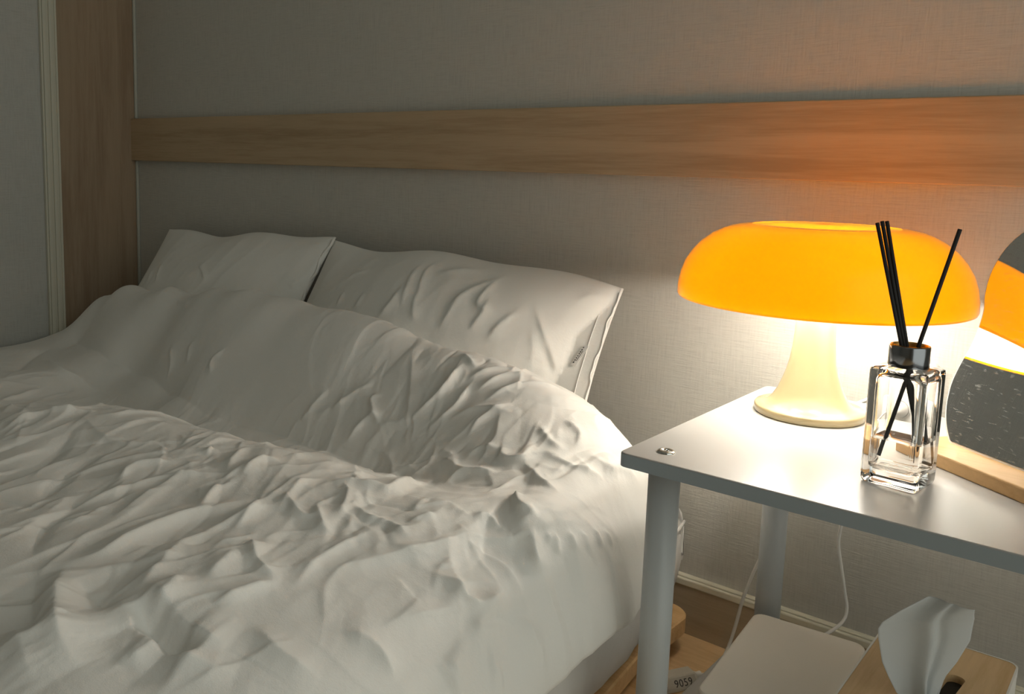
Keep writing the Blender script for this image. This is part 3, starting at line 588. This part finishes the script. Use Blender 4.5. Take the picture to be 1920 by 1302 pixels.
hold=obj('lamp_holder',hb,M_cream,lp,True)
for k in range(4):
    a=math.radians(45+90*k); bx,by=LX+.048*math.cos(a),LY+.048*math.sin(a)
    skt=obj('socket',tube([(LX+.028*math.cos(a),LY+.028*math.sin(a),TZ+.141),(LX+.037*math.cos(a),LY+.037*math.sin(a),TZ+.141)],.007,12,4,False),M_cream,lp,True)
    bb=bmesh.new(); bmesh.ops.create_icosphere(bb,subdivisions=2,radius=.0125)
    for v in bb.verts: v.co=(bx+v.co.x,by+v.co.y,TZ+.141+v.co.z)
    obj('bulb',bb,M_bulb,lp,True)

# ------------------------------------------------------------------ reed diffuser
BA=math.radians(-6); bc=Vector((.1225,-.337,TZ+.0003))
bo=thing('reed_diffuser','square clear glass diffuser bottle with a gunmetal collar, near the front of the table','bottle',tuple(bc))
def rsq(h,r,n=5): 
    return [(x*math.cos(BA)-y*math.sin(BA),x*math.sin(BA)+y*math.cos(BA)) for x,y in rrect(-h,h,-h,h,r,n)]
def ringstack(L,center,flip=False,cap0=True,cap1=True):
    bm=bmesh.new(); R=[]
    for poly,z in L: R.append([bm.verts.new((center[0]+x,center[1]+y,center[2]+z)) for x,y in poly])
    n=len(R[0])
    for a,b in zip(R[:-1],R[1:]):
        for i in range(n): bm.faces.new([a[i],a[(i+1)%n],b[(i+1)%n],b[i]])
    if cap0: bm.faces.new(R[0][::-1])
    if cap1: bm.faces.new(R[-1])
    if flip: bmesh.ops.reverse_faces(bm,faces=bm.faces[:])
    return bm
def circ(r,n): return [(r*math.cos(t),r*math.sin(t)) for t in [math.radians(-90)+BA+2*math.pi*(k+.0)/n-math.pi/4*0 for k in range(n)]]
N=24
def sq2c(h,r,t,rc):
    a=rsq(h,r); out=[]
    for x,y in a:
        l=math.hypot(x,y); out.append((x*(1-t)+x/l*rc*t,y*(1-t)+y/l*rc*t))
    return out
outer=[(rsq(.0205,.003),0),(rsq(.0222,.004),.0012),(rsq(.0228,.004),.004),(rsq(.0230,.004),.010),(rsq(.0230,.004),.0975),(rsq(.0226,.004),.0998),(sq2c(.0212,.0045,.1,.0205),.1012),(sq2c(.016,.005,.7,.015),.1020),(sq2c(.013,.005,1,.0130),.1035),(sq2c(.013,.005,1,.0130),.112)]
inner=[(rsq(.0150,.005),.0125),(rsq(.0178,.0055),.0145),(rsq(.0184,.0055),.019),(rsq(.0184,.0055),.0905),(sq2c(.0172,.0055,.25,.0165),.0950),(sq2c(.0115,.005,1,.0105),.0975),(sq2c(.010,.005,1,.0095),.101),(sq2c(.010,.005,1,.0095),.112)]
# one closed glass body: outside, mouth, inside
bm=bmesh.new(); R=[]
for poly,z in outer+inner[::-1]: R.append([bm.verts.new((bc.x+x,bc.y+y,bc.z+z)) for x,y in poly])
n=len(R[0])
for a,b in zip(R[:-1],R[1:]):
    for i in range(n): bm.faces.new([a[i],a[(i+1)%n],b[(i+1)%n],b[i]])
bm.faces.new(R[0][::-1]); bm.faces.new(R[-1]); bmesh.ops.recalc_face_normals(bm,faces=bm.faces[:])
obj('glass_body',bm,M_glass,bo,True)
liq=[(rsq(.0152,.005),.0123),(rsq(.0180,.0055),.0144),(rsq(.0186,.0055),.019),(rsq(.0186,.0055),.0395)]
obj('fragrance_oil',ringstack(liq,bc),M_liquid,bo)
cap=obj('collar',lathe([(.0125,.1015),(.0150,.1012),(.0157,.1022),(.0157,.1192),(.0152,.1200),(.0138,.1200),(.0135,.1190)],48,None,tuple(bc)),M_cap,bo,True)
obj('inner_rim',lathe([(.0140,.1203),(.0134,.1204),(.0128,.1188),(.0124,.1120)],48,None,tuple(bc)),M_brass,bo,True)
obj('stopper',lathe([(.0122,.1125),(.0122,.1150),(.006,.1150),(.003,.1148),(0,.1148)],40,None,tuple(bc)),M_grey,bo,True)
# reeds (things of their own, standing in the bottle)
RD=[((.0949,-.3615,.6164),(.1166,-.3418,.515),'leftmost of the three bunched black reeds in the glass bottle'),
    ((.0978,-.3589,.6178),(.1184,-.3402,.515),'middle one of the three bunched black reeds in the glass bottle'),
    ((.1007,-.3562,.6179),(.1201,-.3387,.515),'right one of the three bunched black reeds, nearest the lone reed'),
    ((.1459,-.3152,.6125),(.1276,-.3319,.513),'lone black reed leaning right out of the glass bottle')]
for i,(a,b,lab) in enumerate(RD):
    a=Vector(a); b=Vector(b); d=(b-a)/(a.z-b.z); e=b+d*(b.z-(.412+.002*i))
    # keep the foot inside the bottle
    o=obj('diffuser_reed',tube([a,a.lerp(e,.5),e],.00155 if i<3 else .0017,8,2,False),M_reed,None,True)
    tag(o,lab,'reed','black reeds in the diffuser')

# ------------------------------------------------------------------ mirror on a bamboo base
ma=Vector((.138,-.224,TZ+.013)); mu=Vector((.8163,-.5777,0)); mb=Vector((.5777,.8163,0)); TI=math.radians(12)
mup=Vector((0,0,1))*math.cos(TI)+mb*math.sin(TI); mn=mu.cross(mup); mn=mn if mn.y<0 else -mn
mr=thing('vanity_mirror','wavy-edged dusty mirror leaning back in a bamboo base at right','mirror',tuple(ma-Vector((0,0,.013))))
L=[(0,0),(-.003,.003),(-.010,.014),(-.015,.028),(-.017,.041),(-.017,.056),(-.013,.075),(-.0075,.093),(-.005,.112),(-.005,.128),(-.0085,.142),(-.009,.161),(-.005,.178),(.002,.192),(.014,.205),(.032,.216),(.055,.221)]
Rt=[(.08,.221),(.108,.214),(.130,.20),(.143,.18),(.147,.16),(.142,.14),(.140,.12),(.146,.10),(.155,.08),(.158,.055),(.153,.03),(.144,.010),(.138,0)]
P2=L+Rt
def smooth_closed(P,res=4):
    out=[]; n=len(P)
    for i in range(n):
        if i==n-1: out.append(P[i]); continue
        q=[P[(i-1)%n] if i>0 else P[0],P[i],P[i+1],P[(i+2)%n] if i<n-2 else P[n-1]]
        for k in range(res):
            t=k/res; out.append(tuple(.5*(2*q[1][j]+(q[2][j]-q[0][j])*t+(2*q[0][j]-5*q[1][j]+4*q[2][j]-q[3][j])*t*t+(3*q[1][j]-q[0][j]-3*q[2][j]+q[3][j])*t**3) for j in (0,1)))
    return out
P3=smooth_closed(P2)
def plate(poly,h0,h1):
    bm=prism(poly,h0,h1)
    for v in bm.verts: v.co=ma+mu*v.co.x+mup*v.co.y+mn*v.co.z
    bmesh.ops.recalc_face_normals(bm,faces=bm.faces[:]); return bm
obj('mirror_backing',plate([(x,y) for x,y in P3],-.004,-.0006),M_acryl,mr)
ctr=(.07,.11)
obj('mirror_glass',plate([(ctr[0]+(x-ctr[0])*.985,.0006+ctr[1]+(y-ctr[1])*.988) for x,y in P3],-.0005,.0),M_mirror,mr)
# base block: runs along the mirror foot, both sides of it
o0=ma+mu*(-.020); wF,wB=.036,.030
bm=bmesh.new(); box(0,.185,-wF,wB,0,.013,.0015,2,bm)
for v in bm.verts: p=v.co.copy(); v.co=Vector((o0.x,o0.y,TZ))+mu*p.x+mb*p.y+Vector((0,0,p.z))
obj('bamboo_base',bm,M_bamboo,mr)

# ------------------------------------------------------------------ wall outlet and cables
wo=thing('wall_outlet','white wall outlet plate behind the glass bottle','outlet',(.046,0,.378))
bm=prism([(x,z) for x,z in rrect(.011,.081,.318,.438,.006)],0,.011,.002,2)
for v in bm.verts: v.co=(v.co.x,-v.co.z,v.co.y)
bmesh.ops.recalc_face_normals(bm,faces=bm.faces[:]); obj('cover_plate',bm,M_white,wo)
for zc in (.405,.350):
    bm=lathe([(.0195,0),(.0195,.0018),(.018,.0022),(.017,.0005),(0,.0004)],32)
    for v in bm.verts: v.co=(.046+v.co.x,-.011-v.co.z,zc+v.co.y)
    bmesh.ops.recalc_face_normals(bm,faces=bm.faces[:]); obj('socket',bm,M_white,wo,True)
def plug(x,y,z,par):
    bm=lathe([(.0165,0),(.0165,.010),(.011,.018),(.006,.028),(0,.028)],24)
    for v in bm.verts: v.co=(x+v.co.x,y-v.co.z,z+v.co.y)
    bmesh.ops.recalc_face_normals(bm,faces=bm.faces[:]); obj('plug',bm,M_white,par,True)
c1=thing('power_cable','white cable hanging down the wall behind the flat white box','cable',(0,-.03,.1))
plug(.046,-.0135,.350,c1)
obj('wire',tube([(.046,-.0405,.350),(.03,-.048,.345),(.008,-.04,.30),(-.001,-.032,.25),(-.002,-.03,.225),(-.003,-.03,.202),(.003,-.03,.172),(.009,-.03,.144),(.0135,-.032,.125),(.0135,-.04,.112),(.006,-.055,.102),(-.004,-.085,.098),(-.008,-.108,.100),(-.010,-.122,.101)],.0021,8,6),M_white,c1,True)
c2=thing('controller_cable','white cable curving down past the rear table leg to the floor controller','cable',(-.12,-.1,0))
plug(.046,-.0135,.405,c2)
obj('wire',tube([(.046,-.0405,.405),(.03,-.055,.40),(-.02,-.052,.36),(-.058,-.040,.29),(-.074,-.036,.22),(-.090,-.038,.165),(-.101,-.04,.13),(-.110,-.041,.095),(-.115,-.045,.06),(-.1185,-.055,.032),(-.121,-.072,.014),(-.124,-.090,.006),(-.130,-.104,.006),(-.139,-.114,.0105)],.0022,8,6),M_white,c2,True)
obj('floor_wire',tube([(-.122,-.082,.0024),(-.130,-.092,.0024),(-.142,-.104,.0024),(-.152,-.118,.0024),(-.170,-.142,.0024),(-.21,-.18,.0024)],.0021,8,6),M_white,c2,True)
# hand controller on the floor
ct=thing('heater_controller','small grey controller with digits, lying on the floor by the table leg','controller',(-.155,-.14,0))
ca=Vector((-.1355,-.1165,0)); cu=Vector((-.0195,-.0375,0)).normalized(); cn=Vector((-cu.y,cu.x,0)); cn=cn if cn.x>0 else -cn   # cu runs leftwards along the body, cn towards the camera side
def cbox(prof,l0,l1,t0=0.0):
    bm=bmesh.new(); A=[];B=[]
    for d,z in prof: A.append(bm.verts.new(ca+cu*(l0+t0*(1 if z>.01 else 0))+cn*d+Vector((0,0,z)))); B.append(bm.verts.new(ca+cu*l1+cn*d+Vector((0,0,z))))
    n=len(prof)
    for i in range(n): bm.faces.new([A[i],A[(i+1)%n],B[(i+1)%n],B[i]])
    bm.faces.new(A); bm.faces.new(B[::-1]); bmesh.ops.recalc_face_normals(bm,faces=bm.faces[:]); bmesh.ops.bevel(bm,geom=bm.edges[:],offset=.0008,segments=2,affect='EDGES'); return bm
obj('case',cbox([(.012,0),(.014,.003),(.0045,.0165),(-.012,.0165),(-.014,.003),(-.012,0)],0,.085,.003),M_lightgrey,ct)
fa=Vector((0.0,0,0)); p0=ca+cn*.0137+Vector((0,0,.0037)); p1=ca+cn*.0048+Vector((0,0,.0163)); fup=(p1-p0).normalized(); fn=(-cu).cross(fup); fn=fn if fn.dot(cn)>0 else -fn
def face_pt(s,t,h): return p0+cu*s+fup*t+fn*h
bm=bmesh.new(); q=[(.006,.0012),(.080,.0012),(.080,.0146),(.0065,.0146)]
vs=[bm.verts.new(face_pt(s,t,.0003)) for s,t in q]+[bm.verts.new(face_pt(s,t,.0009)) for s,t in q]
bm.faces.new(vs[:4]); bm.faces.new(vs[4:])
for i in range(4): bm.faces.new([vs[i],vs[(i+1)%4],vs[4+(i+1)%4],vs[4+i]])
bmesh.ops.recalc_face_normals(bm,faces=bm.faces[:]); fp=obj('display_panel',bm,M_grey,ct)
fc=bpy.data.curves.new('digits','FONT'); fc.body='9059'; fc.size=.0125; fc.align_x='LEFT'; fc.space_character=1.12; fc.extrude=.0001
fo=bpy.data.objects.new('digits',fc); C.objects.link(fo); bpy.context.view_layer.update()
dm=bpy.data.meshes.new_from_object(fo.evaluated_get(bpy.context.evaluated_depsgraph_get())); bpy.data.objects.remove(fo)
xs=[v.co.x for v in dm.vertices]; x1=max(xs)
for v in dm.vertices: v.co=face_pt(.0125+(x1-v.co.x),.0032+v.co.y,.0010+v.co.z)
o=obj('digits',dm,M_ink,ct); o.data.materials.clear(); o.data.materials.append(M_ink)
obj('cable_boot',tube([ca+cu*.002+Vector((0,0,.009)),ca-cu*.004+Vector((0,0,.0095)),ca-cu*.008+Vector((0,0,.0098))],.0042,12,3,False),M_white,ct,True)

# ------------------------------------------------------------------ things on the lower shelf
wb=thing('storage_box','flat warm-white plastic box with rounded corners, on the lower shelf','box',(.01,-.23,.08))
R5=math.radians(5.3)
def rot(poly,cx,cy,a): return [(cx+x*math.cos(a)-y*math.sin(a),cy+x*math.sin(a)+y*math.cos(a)) for x,y in poly]
obj('lid',prism(rot(rrect(-.061,.061,-.105,.105,.013),.0095,-.2285,R5),.1085,.130,.003,3),M_router,wb)
obj('body',prism(rot(rrect(-.059,.059,-.103,.103,.012),.0095,-.2285,R5),.0802,.1078,.002,2),M_router,wb)
ts=thing('tissue_box','white tissue box with a bamboo lid, on the lower shelf','tissue box',(.147,-.27,.08))
TR0=math.radians(1.0)
tc=(.1465,-.272)
obj('body',prism(rot(rrect(-.0595,.0595,-.120,.120,.010),*tc,TR0),.0802,.172,.001,2),M_white,ts)
# lid with a real slot through it
lo=rot(rrect(-.0580,.0580,-.1185,.1185,.009,8),*tc,TR0); sl=rot(rrect(-.0075,.0075,-.055,.055,.0070,8),tc[0]+.0140,tc[1]-.000,math.radians(-4))
bm=bmesh.new(); n=len(lo)
V=[[bm.verts.new((x,y,z)) for x,y in pol] for pol in (lo,sl) for z in (.172,.180)]
loB,loT,slB,slT=V
for i in range(n):
    j=(i+1)%n
    bm.faces.new([loB[i],loB[j],loT[j],loT[i]]); bm.faces.new([slB[j],slB[i],slT[i],slT[j]])
    bm.faces.new([loT[i],loT[j],slT[j],slT[i]]); bm.faces.new([loB[j],loB[i],slB[i],slB[j]])
bmesh.ops.recalc_face_normals(bm,faces=bm.faces[:]); obj('bamboo_lid',bm,M_bamboo2,ts)
obj('rim',prism(rot(rrect(-.0598,.0598,-.1203,.1203,.0103,8),*tc,TR0),.1715,.1722),M_white,ts)
rm=bmesh.new(); oo=rot(rrect(-.0598,.0598,-.1203,.1203,.0103,8),*tc,TR0)
for i in range(n):
    j=(i+1)%n; a,b,c,d=[rm.verts.new((p[0],p[1],z)) for p,z in ((oo[i],.172),(oo[j],.172),(oo[j],.1803),(oo[i],.1803))]; rm.faces.new([a,b,c,d])
    c2_,d2_=[rm.verts.new((p[0],p[1],.1803)) for p in (lo[j],lo[i])]; rm.faces.new([d,c,c2_,d2_])
obj('rim_lip',rm,M_white,ts)
obj('slot_shade',prism(rot(rrect(-.0078,.0078,-.0555,.0555,.0070,8),tc[0]+.0140,tc[1],math.radians(-4)),.1722,.1726),M_black,ts)  # black sheet standing for the shade inside the box
# tissue: rows from the slot upward, each row left..right
F_=Vector((-.672,.740,0)); R_=Vector((.740,.672,0))
rows=[((.152,-.282,.170),(.1605,-.275,.170)),((.1315,-.2986,.184),(.1575,-.2755,.1847)),((.125,-.3045,.1995),(.1615,-.2717,.2026)),((.1197,-.3093,.214),(.1677,-.2657,.2175)),((.1157,-.313,.2367),(.1743,-.2598,.2395)),((.1150,-.3134,.246),(.1742,-.2600,.2565)),((.1176,-.311,.2523),(.1735,-.2606,.2631)),((.1290,-.301,.2635),(.1716,-.2622,.2692)),((.1458,-.2856,.2768),(.1702,-.2635,.2745))]
rows=[(Vector(a),Vector(b)) for a,b in rows]
nu,nv=40,48; P=np.zeros((nv,nu,3))
for j in range(nv):
    t=j/(nv-1)*(len(rows)-1); i=min(int(t),len(rows)-2); fr=t-i; fr=fr*fr*(3-2*fr)*.4+fr*.6
    a=rows[i][0].lerp(rows[i+1][0],fr); b=rows[i][1].lerp(rows[i+1][1],fr); k=j/(nv-1)
    for q in range(nu):
        s=q/(nu-1); p=a.lerp(b,s)
        dpt=.006*math.sin(math.pi*s*1.7+.5)*(.3+.7*k)-.010*math.exp(-((s-.58+.10*k)/.09)**2)*(1-.75*k)+.004*math.exp(-((s-.72+.12*k)/.05)**2)*(1-.5*k)-.012*k*k*s*s
        P[j,q]=p+F_*dpt
    P[j]
tm=grid_mesh(P); 
tsu=obj('tissue',tm,M_tissue,None,True); sm=tsu.modifiers.new('paper','SOLIDIFY'); sm.thickness=.0003
tag(tsu,'white tissue sheet pulled up through the bamboo-lidded box','tissue')
rows2=[((.154,-.278,.172),(.161,-.272,.172)),((.152,-.276,.190),(.1650,-.2675,.196)),((.156,-.272,.204),(.1700,-.2622,.212)),((.162,-.267,.215),(.1715,-.2612,.2235))]
nu,nv=10,14; P=np.zeros((nv,nu,3))
for j in range(nv):
    t=j/(nv-1)*3; i=min(int(t),2); fr=t-i; a=Vector(rows2[i][0]).lerp(Vector(rows2[i+1][0]),fr); b=Vector(rows2[i][1]).lerp(Vector(rows2[i+1][1]),fr)
    for q in range(nu): P[j,q]=a.lerp(b,q/(nu-1))+F_*(.006+.003*math.sin(q*.7))
bk=obj('rear_ply',grid_mesh(P),M_tissue,tsu,True); sm=bk.modifiers.new('paper','SOLIDIFY'); sm.thickness=.0003
